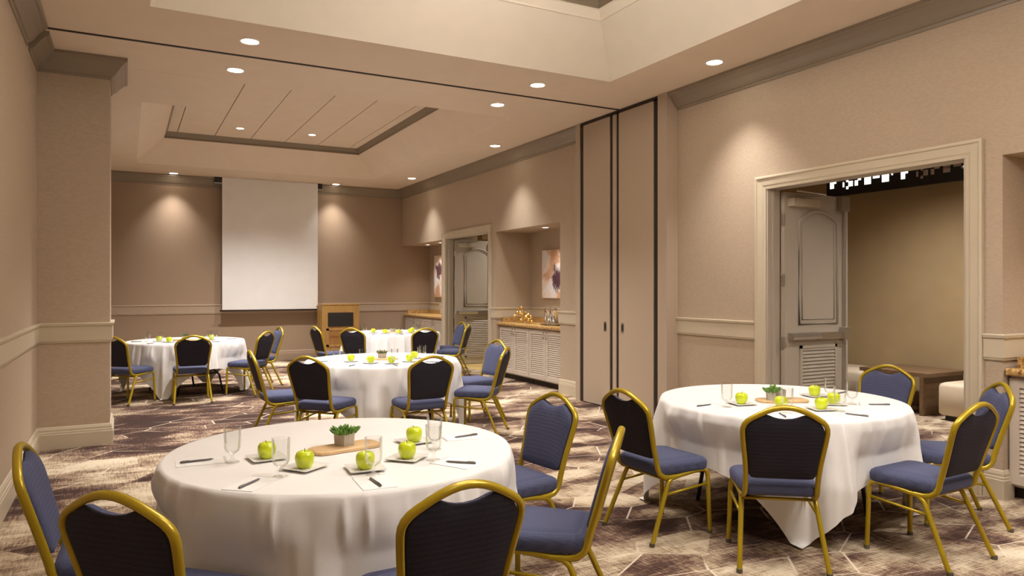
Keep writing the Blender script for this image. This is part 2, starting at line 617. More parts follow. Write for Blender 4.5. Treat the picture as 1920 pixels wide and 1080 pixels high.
tray_top(TN, 0.475, 4.22, [(0, 0), (0, 0.03), (0.06, 0.12), (0.09, 0.13), (0.09, 0.2)], 'tray_crown')
panels(TN, 0.5, 4.36, 0.602, 0.795)

# track of the folding partition across the ceiling
structure(MB().box(XL + 0.12, XP, 7.187, 7.217, ZC - 0.008, ZC + 0.02).build('trim_1', 'dark_gap'), 'thin dark track line across the ceiling', 'trim')

# trims
RAIL = [(0, 0.985), (0.012, 0.985), (0.016, 1.0), (0.02, 1.005), (0.02, 1.135), (0.03, 1.145), (0.034, 1.165), (0.03, 1.172), (0, 1.172)]
BASE = [(0, 0), (0.026, 0), (0.026, 0.135), (0.022, 0.14), (0.022, 0.155), (0.016, 0.16), (0.016, 0.178), (0.008, 0.20), (0, 0.205)]
CROWN = [(0, 3.50), (0.012, 3.50), (0.016, 3.525), (0.03, 3.53), (0.05, 3.55), (0.085, 3.60), (0.125, 3.645), (0.14, 3.65), (0.15, 3.66), (0.15, ZC - 0.001), (0, ZC - 0.001)]
ip = MB()
ip.run([(NX, 1.02), (NX, 2.88), (XR, 2.88), (XR, 3.0)], RAIL)
ip.run([(XR, 5.15), (XR, 6.3)], RAIL)
ip.run([(XR, 8.15), (XR, 8.8), (NX, 8.8), (NX, 10.83), (XR, 10.83), (XR, 10.98)], RAIL)
ip.run([(XR, 13.13), (XR, 13.2), (NX, 13.2), (NX, YB)], RAIL)
structure(ip.build('trim_2', 'trim'), 'cream chair rail along the right wall and its niches', 'trim')
structure(MB().run([(NX, YB), (XL, YB)], RAIL).build('trim_3', 'wall'), 'beige chair rail along the end wall', 'trim')
LEFT = [(XL, YB), (XL, 8.6), (-0.13, 8.6), (-0.13, 7.95), (XL, 7.95), (XL, Y0)]
structure(MB().run(LEFT, RAIL).build('trim_4', 'trim'), 'cream chair rail along the left wall and pier', 'trim')
ip = MB()
ip.run([(XR, 5.15), (XR, 6.3)], BASE)
ip.run([(XR, 8.15), (XR, 8.8)], BASE)
ip.run([(XR, 10.83), (XR, 10.98)], BASE)
ip.run([(XR + 0.1, 2.88), (XR, 2.88), (XR, 3.0)], BASE)
structure(ip.build('baseboard_right', 'trim'), 'cream moulded baseboard along the right wall', 'baseboard')
structure(MB().run([(5.55, YB), (XL, YB)], BASE).build('baseboard_back', 'wall_accent'), 'beige baseboard along the end wall', 'baseboard')
structure(MB().run(LEFT, BASE).build('baseboard_left', 'trim'), 'cream moulded baseboard along the left wall and pier', 'baseboard')
ip = MB()
ip.run([(XR, Y0), (XR, 6.3)], CROWN)
ip.run([(XR, 8.15), (XR, YB)], CROWN)
structure(ip.build('trim_5', 'crown'), 'dark taupe crown moulding along the right wall', 'trim')
structure(MB().run([(XR, YB), (XL, YB)], CROWN).build('trim_6', 'crown'), 'dark taupe crown moulding along the end wall', 'trim')
ip = MB()
ip.run(LEFT[:-1] + [(XL, 7.29)], CROWN)
ip.run([(XL, 7.14), (XL, Y0)], CROWN)
structure(ip.build('trim_7', 'crown'), 'dark taupe crown moulding along the left wall and pier', 'trim')

# ------------------------------------------------------------------ pocket doors of the folding partition
pd = empty('door_3', (XP, 7.2, 0))
structure(pd, 'full height beige folding partition doors with dark edges', 'door')


def pbox(name, y0, y1, x0, x1, z0, z1, material, parent=pd):
    return MB().box(x0 - XP, x1 - XP, y0 - 7.2, y1 - 7.2, z0, z1).build(name, material, parent)


pbox('jamb', 6.3, 6.455, XP, XR, 0, ZC, 'panel')
pbox('jamb', 8.05, 8.15, XP, XR, 0, ZC, 'panel')
for y0, y1 in ((7.38, 7.965), (6.535, 7.19)):
    p = pbox('door_panel', y0, y1, XP, XP + 0.06, 0.012, 3.64, 'panel')
    yy = 7.47 if y0 > 7.3 else 7.11
    pbox('pull', yy - 0.028, yy + 0.028, XP - 0.004, XP + 0.01, 0.955, 1.075, 'chrome', p)
    pbox('pull_recess', yy - 0.018, yy + 0.018, XP - 0.006, XP + 0.008, 0.975, 1.055, 'black', p)
pbox('post', 7.245, 7.315, XP, XP + 0.06, 0.005, 3.64, 'panel')
for y0, y1 in ((6.455, 6.535), (7.19, 7.245), (7.315, 7.38), (7.965, 8.05)):
    pbox('gasket', y0, y1, XP + 0.012, XP + 0.05, 0, 3.66, 'dark_gap')
pbox('gasket', 6.455, 8.05, XP + 0.012, XP + 0.05, 3.64, ZC - 0.002, 'dark_gap')

# ------------------------------------------------------------------ double doors


def arch_pts(x0, x1, z0, z1, rise, n=10):
    pts = [(x0, z0), (x1, z0), (x1, z1)]
    for i in range(1, n):
        t = i / n
        pts.append((x1 + (x0 - x1) * t, z1 + rise * math.sin(PI * t) ** 0.8))
    pts.append((x0, z1))
    return pts


def make_leaf(parent, pos, hand, pad_mat):
    """leaf standing open into the corridor; local x runs away from the hinge, the seen face looks to -y"""
    W, H_, TH = 0.93, 2.435, 0.045
    lf = MB().box(0, W, 0, TH, 0.012, H_).build('leaf', 'door_paint', parent, loc=pos)
    if hand < 0:
        lf.scale = (1, -1, 1)
    ap = arch_pts(0.20, 0.76, 1.14, 2.16, 0.11)
    MB().tube([(x, -0.004, z) for x, z in ap], 0.013, 8, closed=True).build('panel_moulding', 'door_paint', lf, smooth=True)
    ap = arch_pts(0.245, 0.715, 1.185, 2.135, 0.10)
    MB().tube([(x, -0.002, z) for x, z in ap], 0.006, 6, closed=True).build('panel_moulding', 'door_paint', lf, smooth=True)
    m = MB()
    for a in ((0.21, 0.75, 0.90, 0.93), (0.21, 0.75, 0.14, 0.17), (0.21, 0.24, 0.14, 0.93), (0.72, 0.75, 0.14, 0.93)):
        m.box(a[0], a[1], -0.014, 0.001, a[2], a[3])
    m.build('louvre_frame', 'door_paint', lf)
    sl = MB().prism([(-0.002, 0), (-0.013, 0.004), (-0.013, 0.010), (-0.002, 0.028)], 0.24, 0.72, 'x')
    s0 = sl.build('slat', 'door_paint', lf, loc=(0, 0, 0.175))
    for i in range(1, 21):
        s = s0.copy()
        COL.objects.link(s)
        s.parent = lf
        s.location = (0, 0, 0.175 + i * 0.035)
    # hinges on the hinge edge
    for z in (2.17, 1.58, 0.97, 0.28):
        MB().tube([(-0.012, -0.004, z - 0.055), (-0.012, -0.004, z + 0.055)], 0.010, 8).box(-0.02, 0.0, -0.003, 0.03, z - 0.05, z + 0.05).build('hinge', 'steel', lf)
    # exit device
    b = MB()
    b.rings([[(0.05, y, z) for y, z in ((-0.005, 0.985), (-0.06, 0.992), (-0.07, 1.02), (-0.06, 1.055), (-0.005, 1.06))],
             [(0.46, y, z) for y, z in ((-0.005, 0.985), (-0.06, 0.992), (-0.07, 1.02), (-0.06, 1.055), (-0.005, 1.06))]])
    b.box(0.46, 0.86, -0.045, 0.0, 0.985, 1.055)
    b.box(0.80, 0.89, -0.065, 0.0, 0.97, 1.10)
    b.build('push_bar', 'steel', lf)
    MB().tube([(0.855, -0.02, 0.1), (0.855, -0.02, 2.4)], 0.011, 8).build('latch_rod', 'steel', lf)
    # closer
    b = MB().box(0.05, 0.42, -0.075, 0.0, 2.30, 2.375)
    b.build('closer_body', 'trim', lf)
    MB().tube([(0.22, -0.04, 2.385), (0.42, -0.14, 2.415), (0.05, -0.10, 2.44)], 0.009, 6).build('closer_arm', 'steel', lf)
    MB().box(0.76, 0.885, -0.06, 0.0, 2.285, 2.43).build('latch_case', pad_mat, lf)
    return lf


def make_door(n, y0, y1, label, pad_mat):
    d = empty('door_%d' % n, (XR, (y0 + y1) / 2, 0))
    structure(d, label, 'door')
    yc = (y0 + y1) / 2
    h = (y1 - y0) / 2
    W = 0.125
    prof = [(0, 0.0), (0, 0.030), (0.012, 0.034), (0.022, 0.034), (0.030, 0.024), (0.088, 0.020), (0.1, 0.014), (0.125, 0.012), (0.125, 0)]
    # casing: outer edge offset 0, inner edge offset W; swept round the opening
    rs = []
    for sy, zz in ((1, 0), (1, 1), (-1, 1), (-1, 0)):
        r = []
        for o, t in prof:
            yy = sy * (h + W - o)
            z = 0.0 if zz == 0 else ZD + W - o
            r.append((-t, yy, z))
        rs.append(r)
    MB().rings(rs).build('casing', 'trim', d)
    m = MB()
    for a, b_ in ((h - 0.018, h + 0.001), (-h - 0.001, -h + 0.018)):
        m.box(-0.002, T + 0.02, a, b_, 0, ZD)
    m.box(-0.002, T + 0.02, -h, h, ZD - 0.003, ZD + 0.001)
    m.build('jamb', 'door_paint', d)
    m = MB()
    m.box(0.05, 0.08, h - 0.035, h - 0.018, 0, ZD - 0.018).box(0.05, 0.08, -h + 0.018, -h + 0.035, 0, ZD - 0.018)
    m.build('stop', 'door_paint', d)
    make_leaf(d, (T + 0.036, h - 0.062, 0), 1, pad_mat)
    make_leaf(d, (T + 0.036, -h + 0.062, 0), -1, pad_mat)
    # corridor-side casing coloured near black to stand for shade in the hinge gap
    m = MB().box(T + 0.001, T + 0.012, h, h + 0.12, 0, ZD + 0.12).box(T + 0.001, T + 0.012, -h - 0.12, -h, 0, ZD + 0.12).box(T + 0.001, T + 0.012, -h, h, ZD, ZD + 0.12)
    m.build('shade_casing', 'dark_gap', d)
    return d


make_door(1, 3.13, 5.02, 'wide open double door with arched panels beside the near table', 'crown')
make_door(2, 11.11, 13.0, 'open double door with arched panel between the two far niches', 'plastic_white')

# ------------------------------------------------------------------ recessed ceiling downlights


def downlight(x, y, z, power, label, group, r=0.078, cone=88, lens='lens'):
    t = empty('ceiling_downlight', (x, y, z))
    tag(t, label, 'light', group)
    MB().lathe([(r + 0.018, 0.004), (r + 0.018, -0.004), (r + 0.004, -0.009), (r - 0.004, -0.006), (r - 0.006, 0.004)], 24).build('trim_ring', 'ring', t, smooth=True, angle=40)
    MB().lathe([(r - 0.003, -0.0035), (r * 0.6, -0.006), (0.002, -0.007)], 24).build('lens', lens, t, smooth=True)
    ld = bpy.data.lights.new('downlight', 'SPOT')
    ld.energy = power
    ld.color = WARM
    ld.spot_size = math.radians(cone)
    ld.spot_blend = 1.0
    ld.shadow_soft_size = r
    lo = bpy.data.objects.new('downlight_beam', ld)
    COL.objects.link(lo)
    lo.parent = t
    lo.location = (0, 0, -0.02)
    return t


G1 = 'recessed ceiling downlights'
for x, y, p, lab in (
        (0.975, 6.75, P_DOWN, 'round ceiling downlight left, on the near side of the ceiling track'),
        (3.92, 6.74, P_DOWN, 'round ceiling downlight right, on the near side of the ceiling track'),
        (5.035, 5.25, P_DOWN, 'round ceiling downlight above the near double door'),
        (0.975, 7.71, P_DOWN, 'round ceiling downlight left, just beyond the ceiling track'),
        (3.92, 7.69, P_DOWN, 'round ceiling downlight right, just beyond the ceiling track'),
        (5.02, 9.93, P_FAR * 0.6, 'round ceiling downlight above the far niche with canisters'),
        (5.04, 13.66, P_FAR * 0.6, 'round ceiling downlight nearest the far right corner'),
        (0.81, 15.2, P_FAR * 0.5, 'round ceiling downlight close to the end wall, left of the screen'),
        (3.92, 15.2, P_FAR * 0.5, 'round ceiling downlight close to the end wall, right of the screen')):
    downlight(x, y, ZC, p, lab, G1)
for x, y, lab in ((5.03, 1.6, 'added unseen ceiling downlight over the right side behind the near table'),
                  (0.975, 0.0, 'added round ceiling downlight behind the viewer on the left'),
                  (3.92, 0.0, 'added round ceiling downlight behind the viewer on the right')):
    downlight(x, y, ZC, P_DOWN, lab, G1)  # out-of-view downlights added to lift the near tables and walls
for x, y, lab in ((1.71, 12.93, 'small downlight on the left of the far ceiling tray'),
                  (2.90, 12.88, 'small downlight on the right of the far ceiling tray'),
                  (1.71, 9.3, 'small downlight in the far tray hidden by its left front edge'),
                  (2.90, 9.3, 'small downlight in the far tray hidden by its right front edge')):
    downlight(x, y, 4.2, P_FAR * 2.0, lab, G1, r=0.06, cone=120)
for x, y, lab in ((1.71, 1.7, 'small added near tray downlight, left, behind the viewer'), (2.90, 1.7, 'small added near tray downlight, right, behind the viewer'),
                  (1.71, 4.0, 'small added near tray downlight, unseen above the nearest table'), (2.90, 4.0, 'small added near tray downlight, unseen between the front tables')):
    downlight(x, y, 4.36, P_DOWN * 0.45, lab, G1, r=0.06, cone=125)  # unseen tray downlights added to brighten the table tops
downlight(5.76, 9.66, ZN, P_NICHE, 'small downlight in the soffit over the canisters', 'niche downlights', r=0.055, cone=110, lens='lens_niche')
downlight(5.80, 14.72, ZN, P_NICHE, 'small downlight in the far niche soffit, nearer the corner', 'niche downlights', r=0.055, cone=110, lens='lens_niche')
downlight(5.77, 13.92, ZN, P_NICHE, 'small downlight in the far niche soffit, nearer the door', 'niche downlights', r=0.055, cone=110, lens='lens_niche')
downlight(5.80, 2.0, ZN, P_NICHE, 'small downlight in the soffit of the near niche', 'niche downlights', r=0.055, cone=110, lens='lens_niche')
downlight(7.6, 5.2, 3.35, P_CORR, 'added unseen corridor downlight beyond the near double door', 'added corridor downlights', cone=140)  # out-of-view lamps added to light the corridor
downlight(7.4, 3.0, 3.35, P_CORR, 'added unseen corridor downlight beside the near niche', 'added corridor downlights', cone=140)
downlight(7.4, 12.2, 3.35, P_CORR, 'added unseen corridor downlight beyond the far double door', 'added corridor downlights', cone=140)

# two unseen drum lights, added to brighten the tables and walls
for y, zz, lab in ((0.9, 3.15, 'added white fill drum light hanging unseen behind the viewer'), (4.3, 3.9, 'added white fill drum light, unseen in the near tray above the front tables')):
    t = empty('fill_drum_light', (2.36 if zz > 3.5 else 3.1, y, zz))
    tag(t, lab, 'light', 'added fill drum lights')
    MB().lathe([(0.45, 0.0), (0.45, 0.22), (0.448, 0.22)], 40).build('drum_shade', 'fill_drum_low' if zz < 3.5 else 'drum', t, smooth=True, angle=40)
    MB().tube([(0, 0, 0.22), (0, 0, 4.36 - zz)], 0.012, 8).build('rod', 'steel', t)

# ------------------------------------------------------------------ projection screen
ps = empty('projection_screen', (2.62, 15.32, 1.04))
tag(ps, 'white pull-down projection screen hanging on the end wall', 'screen')
MB().box(-0.935, 0.935, -0.054, -0.050, 0.02, 2.645).build('screen_sheet', 'screen', ps)
MB().box(-1.07, 1.03, -0.045, 0.075, 2.535, 2.648).build('screen_case', 'black', ps)
MB().box(-1.08, 1.04, -0.047, 0.08, 2.52, 2.536).build('case_lip', 'steel', ps)
MB().tube([(-0.98, -0.052, 0.012), (0.98, -0.052, 0.012)], 0.016, 8).build('weight_bar', 'dark_gap', ps, smooth=True)

# ------------------------------------------------------------------ lectern
lc = empty('lectern', (3.92, 14.8, 0))
tag(lc, 'tall oak lectern with a black front panel by the end wall', 'lectern')
W2 = 0.385
m = MB().box(-W2, W2, 0, 0.03, 0, 1.15)
m.build('front_panel', 'oak', lc)
MB().box(-W2, -W2 + 0.03, 0.03, 0.45, 0, 1.15).build('side_panel', 'oak', lc)
MB().box(W2 - 0.03, W2, 0.03, 0.45, 0, 1.15).build('side_panel', 'oak', lc)
MB().prism([(-0.01, 1.15), (0.46, 1.10), (0.46, 1.13), (-0.01, 1.18)], -W2 - 0.01, W2 + 0.01, 'x').build('desk_top', 'oak', lc)
MB().box(-0.27, 0.255, -0.014, 0.002, 0.71, 0.995).build('black_panel', 'black', lc)
fr = MB()
for a in ((-0.30, 0.29, 0.63, 0.67), (-0.30, 0.29, 0.30, 0.34), (-0.30, -0.25, 0.30, 0.67), (0.24, 0.29, 0.30, 0.67)):
    fr.box(a[0], a[1], -0.012, 0.001, a[2], a[3])
fr.build('panel_frame', 'oak', lc)
pn = MB().box(-0.25, 0.24, -0.004, 0.001, 0.34, 0.63).build('lower_panel', 'oak_dark', lc)
tx = MB()
random.seed(4)
x = -0.215
for wd, hh in ((0.012, 0.06), (0.02, 0.04), (0.010, 0.055), (0.024, 0.04), (0.022, 0.04), (0.02, 0.035), (0.024, 0.04), (0.012, 0.055), (0.02, 0.04), (0.022, 0.04), (0.02, 0.04), (0.022, 0.035)):
    tx.box(x, x + wd, -0.006, -0.003, 0.475, 0.475 + hh)
    x += wd + 0.012
o = tx.build('lettering', 'red_print', lc)
o['label'] = 'faded small red lettering'

# ------------------------------------------------------------------ cabinets in the niches


def cabinet_unit(y0, y1, label, group, grille=False):
    """a base unit with two louvred doors whose front looks to -x"""
    t = empty('base_cabinet', (XR + 0.06, (y0 + y1) / 2, 0))
    tag(t, label, 'cabinet', group)
    h = (y1 - y0) / 2
    MB().box(0.02, 0.59, -h + 0.002, h - 0.002, 0.09, 0.88).build('body', 'cabinet', t)
    MB().box(0.08, 0.58, -h + 0.01, h - 0.01, 0.0, 0.09).build('plinth', 'dark_gap', t)
    wd = h - 0.006
    for k, s in enumerate((-1, 1)):
        a, b_ = (-h + 0.004, -0.003) if s < 0 else (0.003, h - 0.004)
        m = MB()
        z0, z1, st = 0.11, 0.86, 0.065
        m.box(0, 0.02, a, a + st, z0, z1).box(0, 0.02, b_ - st, b_, z0, z1)
        m.box(0, 0.02, a + st, b_ - st, z0, z0 + st).box(0, 0.02, a + st, b_ - st, z1 - st, z1)
        d = m.build('cabinet_door', 'cabinet', t)
        lv = MB()
        n = 20
        for i in range(n):
            z = z0 + st + (z1 - z0 - 2 * st) * i / n
            dz = (z1 - z0 - 2 * st) / n
            lv.add([(0.003, a + st, z), (0.003, b_ - st, z), (0.018, b_ - st, z + dz), (0.018, a + st, z + dz),
                    (0.003, a + st, z - 0.004), (0.003, b_ - st, z - 0.004)], [(0, 1, 2, 3), (4, 5, 1, 0)])
        lo = lv.build('louvres', 'cabinet', d)
        lo['kind'] = 'stuff'
        yh = b_ - 0.04 if s < 0 else a + 0.04
        MB().tube([(0.0, yh, 0.74), (-0.025, yh, 0.75), (-0.025, yh, 0.82), (0.0, yh, 0.83)], 0.006, 6).build('handle', 'steel', d, smooth=True)
    return t


def countertop(y0, y1, label):
    t = empty('countertop', (XR, (y0 + y1) / 2, 0.88))
    tag(t, label, 'countertop')
    h = (y1 - y0) / 2 - 0.004
    MB().prism([(0.02, 0.002), (NX - XR - 0.003, 0.002), (NX - XR - 0.003, 0.05), (0.03, 0.05), (0.018, 0.044), (0.014, 0.03), (0.016, 0.01)], -h, h, 'y').build('slab', 'granite', t)
    MB().box(NX - XR - 0.06, NX - XR - 0.036, -h, h, 0.05, 0.13).build('backsplash', 'granite', t)
    MB().box(0.10, NX - XR - 0.06, h - 0.055, h - 0.036, 0.05, 0.13).build('backsplash', 'granite', t)
    return t


cabinet_unit(8.81, 9.815, 'louvred cabinet unit under the silver canisters', 'louvred cabinets')
cabinet_unit(9.815, 10.82, 'louvred cabinet unit under the gold ornaments', 'louvred cabinets')
countertop(8.805, 10.825, 'granite counter carrying gold ornaments and silver canisters')
cabinet_unit(13.21, 14.355, 'louvred cabinet unit in the far niche, next to the door', 'louvred cabinets')
cabinet_unit(14.355, 15.46, 'louvred cabinet unit in the far niche, next to the corner', 'louvred cabinets')
countertop(13.205, 15.47, 'empty granite counter in the far corner niche')
cabinet_unit(1.88, 2.87, 'cabinet unit at the right picture edge beside the near door', 'louvred cabinets')
countertop(1.005, 2.875, 'granite counter at the right picture edge')
cabinet_unit(1.01, 1.88, 'cabinet unit out of the picture beside the near niche', 'louvred cabinets')

# canisters and ornaments on the middle counter
ZK = 0.931
tr = MB().lathe([(0.0, 0.0), (0.15, 0.0), (0.165, 0.012), (0.16, 0.014), (0.148, 0.006), (0.0, 0.006)], 28, cap=False).build('serving_tray', 'chrome', None, True, loc=(5.80, 9.52, ZK), angle=40)
tr.scale = (1.0, 1.55, 1)
tag(tr, 'oval silver tray under the canisters on the granite counter', 'tray')
for (x, y, lab) in ((5.76, 9.38, 'silver lidded canister, right of the two on the tray'), (5.84, 9.66, 'silver lidded canister, left of the two on the tray')):
    t = empty('canister', (x, y, ZK + 0.007))
    tag(t, lab, 'canister', 'silver canisters on the granite counter')
    MB().lathe([(0.0, 0), (0.088, 0), (0.092, 0.006), (0.09, 0.02), (0.09, 0.215), (0.095, 0.222), (0.0, 0.222)], 28, cap=False).build('body', 'chrome', t, True, angle=40)
    MB().lathe([(0.0, 0.222), (0.094, 0.222), (0.094, 0.236), (0.07, 0.246), (0.014, 0.252), (0.014, 0.262), (0.018, 0.27), (0.0, 0.276)], 28, cap=False).build('lid', 'chrome', t, True, angle=40)


def ornament(loc, seed, n, spread, up, label):
    random.seed(seed)
    t = empty('gold_ornament', loc)
    tag(t, label, 'ornament', 'gold ornaments on the granite counter')
    core = Vector((0, 0, up))
    MB().lathe([(0.0, -0.028), (0.02, -0.02), (0.028, 0), (0.02, 0.02), (0.0, 0.028)], 12, (0, 0, up), cap=False).build('hub', 'gold_shiny', t, True)
    k = 0
    while k < n:
        d = Vector((random.uniform(-1, 1), random.uniform(-1, 1), random.uniform(-0.9, 1)))
        if d.length < 0.4:
            continue
        d.normalize()
        L = spread * random.uniform(0.75, 1.1)
        e = core + d * L
        e.z = max(e.z, 0.032)
        MB().tube([core, core.lerp(e, 0.5), e], [0.009, 0.007, 0.009], 6).build('arm', 'gold_shiny', t, True)
        MB().lathe([(0.0, -0.03), (0.021, -0.021), (0.03, 0), (0.021, 0.021), (0.0, 0.03)], 12, e, cap=False).build('knob', 'gold_shiny', t, True)
        k += 1


ornament((5.78, 10.42, ZK), 11, 11, 0.13, 0.13, 'tall gold knobbed ornament on the granite counter')
ornament((5.72, 10.08, ZK), 23, 8, 0.085, 0.07, 'small gold knobbed ornament lying beside the canisters')

# paintings in the niches
painting('paint_a', 3.1, (0, 0.10, -0.08))
painting('paint_b', 7.7, (0, 0.22, 0.12))
for mt, y0, y1, z0, z1, lab in (('paint_a', 9.22, 10.36, 1.335, 2.12, 'abstract white and peach canvas with plum blot above the canisters'),
                                ('paint_b', 14.1, 15.12, 1.30, 2.22, 'abstract pale canvas with plum marks in the far corner niche')):
    t = empty('painting', (NX - 0.04, (y0 + y1) / 2, (z0 + z1) / 2))
    tag(t, lab, 'painting', 'abstract canvases in the niches')
    h, v = (y1 - y0) / 2, (z1 - z0) / 2
    MB().box(0, 0.004, -h, h, -v, v).build('canvas', mt, t)
    MB().box(0.004, 0.038, -h + 0.002, h - 0.002, -v + 0.002, v - 0.002).build('stretcher_frame', 'paper', t)

# ------------------------------------------------------------------ corridor things
lt = empty('lattice_screen', (8.88, 4.5, 2.80))
tag(lt, 'dark brown lattice band with lit square openings in the corridor', 'screen')
ZL = 2.80
MB().box(0, 0.06, -3.4, 2.52, 0.0, 0.55).build('band', 'black', lt)


def on_plane_x(px, py, X):
    u, v = (px - 960) / F_PX, (539.7 - py) / F_PX
    k = X / (SY + u * CY_)
    return (CY_ - u * SY) * k, CAM_H + v * k


CELLS = [(106, 368, 152, 470, 1), (152, 368, 180, 410, 1), (205, 352, 258, 372, 1), (258, 395, 276, 452, 1), (300, 345, 326, 388, 1),
         (326, 382, 378, 438, 1), (300, 444, 326, 474, 1), (402, 372, 440, 430, 1), (440, 318, 476, 366, 1), (518, 332, 596, 412, 1),
         (620, 288, 700, 338, 1), (728, 268, 812, 320, 1), (728, 320, 812, 382, 1), (842, 258, 860, 306, 1), (956, 232, 1040, 284, 1),
         (956, 288, 1006, 352, 1), (1072, 222, 1134, 240, 1), (1140, 264, 1164, 326, 0), (1196, 205, 1222, 254, 0), (1226, 248, 1282, 308, 0),
         (1192, 318, 1222, 348, 0), (1316, 236, 1356, 298, 0), (1464, 160, 1548, 214, 0), (1464, 218, 1548, 270, 0), (1588, 140, 1678, 196, 0), (1360, 180, 1420, 226, 0)]
for a, b_, c_, d_, lit in CELLS:
    ya, za = on_plane_x(1540 + a / 6.4, 280 + b_ / 6.4, 8.88)
    yb, zb = on_plane_x(1540 + c_ / 6.4, 280 + d_ / 6.4, 8.88)
    ZM, HM = (za + zb) / 2, abs(za - zb) / 2
    MB().box(-0.004, 0.004, min(ya, yb) - 4.5, max(ya, yb) - 4.5, ZM - HM - ZL, ZM + HM - ZL).build('light_cell' if lit else 'open_cell', 'backlit' if lit else 'unlit_cell', lt)


em = empty('emergency_light', (7.57, YB - 0.001, 2.72))
tag(em, 'small white emergency light box high beyond the far doorway', 'emergency light')
MB().box(-0.11, 0.11, -0.06, 0.0, -0.06, 0.06).build('housing', 'plastic_white', em)
MB().lathe([(0.0, 0.0), (0.035, 0.0), (0.04, 0.02), (0.03, 0.05), (0.0, 0.05)], 14, (0, -0.03, 0.06), cap=False).build('lamp_head', 'plastic_white', em, True)


def ottoman(loc, rz, label, dark=False):
    t = empty('ottoman', loc, rz)
    tag(t, label, 'ottoman', 'leather ottomans in the corridor')
    m = MB()
    rs = []
    for z, i in ((0.06, 0.02), (0.08, 0.0), (0.38, 0.0), (0.41, 0.012), (0.425, 0.04)):
        h = 0.36 - i
        r = 0.05
        ring = []
        for q, (sx, sy) in enumerate(((1, 1), (-1, 1), (-1, -1), (1, -1))):
            for k in range(5):
                an = PI / 2 * q + PI / 2 * k / 4
                ring.append((sx * (h - r) + r * math.cos(an), sy * (h - r) + r * math.sin(an), z))
        rs.append(ring)
    m.rings(rs)
    m.build('cushion', 'leather', t, True, angle=50)
    MB().box(-0.30, 0.30, -0.30, 0.30, 0, 0.062).build('base', 'black', t)


ottoman((8.52, 4.62, 0), 0, 'cream leather ottoman right of the brown table in the corridor')
ottoman((8.72, 6.45, 0), 0, 'tan leather ottoman left of the brown table in the corridor')
ct = empty('side_table', (8.62, 5.45, 0))
tag(ct, 'low brown wooden table between the corridor ottomans', 'table')
MB().box(-0.40, 0.40, -0.33, 0.56, 0.455, 0.50).build('table_top', 'wood_brown', ct)
MB().box(-0.40, 0.40, -0.27, -0.225, 0, 0.455).build('side_panel', 'wood_brown', ct)
MB().box(-0.40, 0.40, 0.46, 0.50, 0, 0.455).build('side_panel', 'wood_brown', ct)

# ------------------------------------------------------------------ the chair


def hoop_half():
    """right half of the back hoop, from the seat rail up to the crest (u, z)"""
    return [(0.184, 0.46), (0.186, 0.52), (0.191, 0.58), (0.199, 0.64), (0.207, 0.70), (0.2115, 0.745), (0.2105, 0.768), (0.203, 0.788),
            (0.188, 0.806), (0.165, 0.822), (0.13, 0.842), (0.095, 0.860), (0.06, 0.873), (0.03, 0.880), (0.0, 0.882)]


def back_y(z):
    return -0.172 - 0.285 * (z - 0.44) if z > 0.44 else -0.172


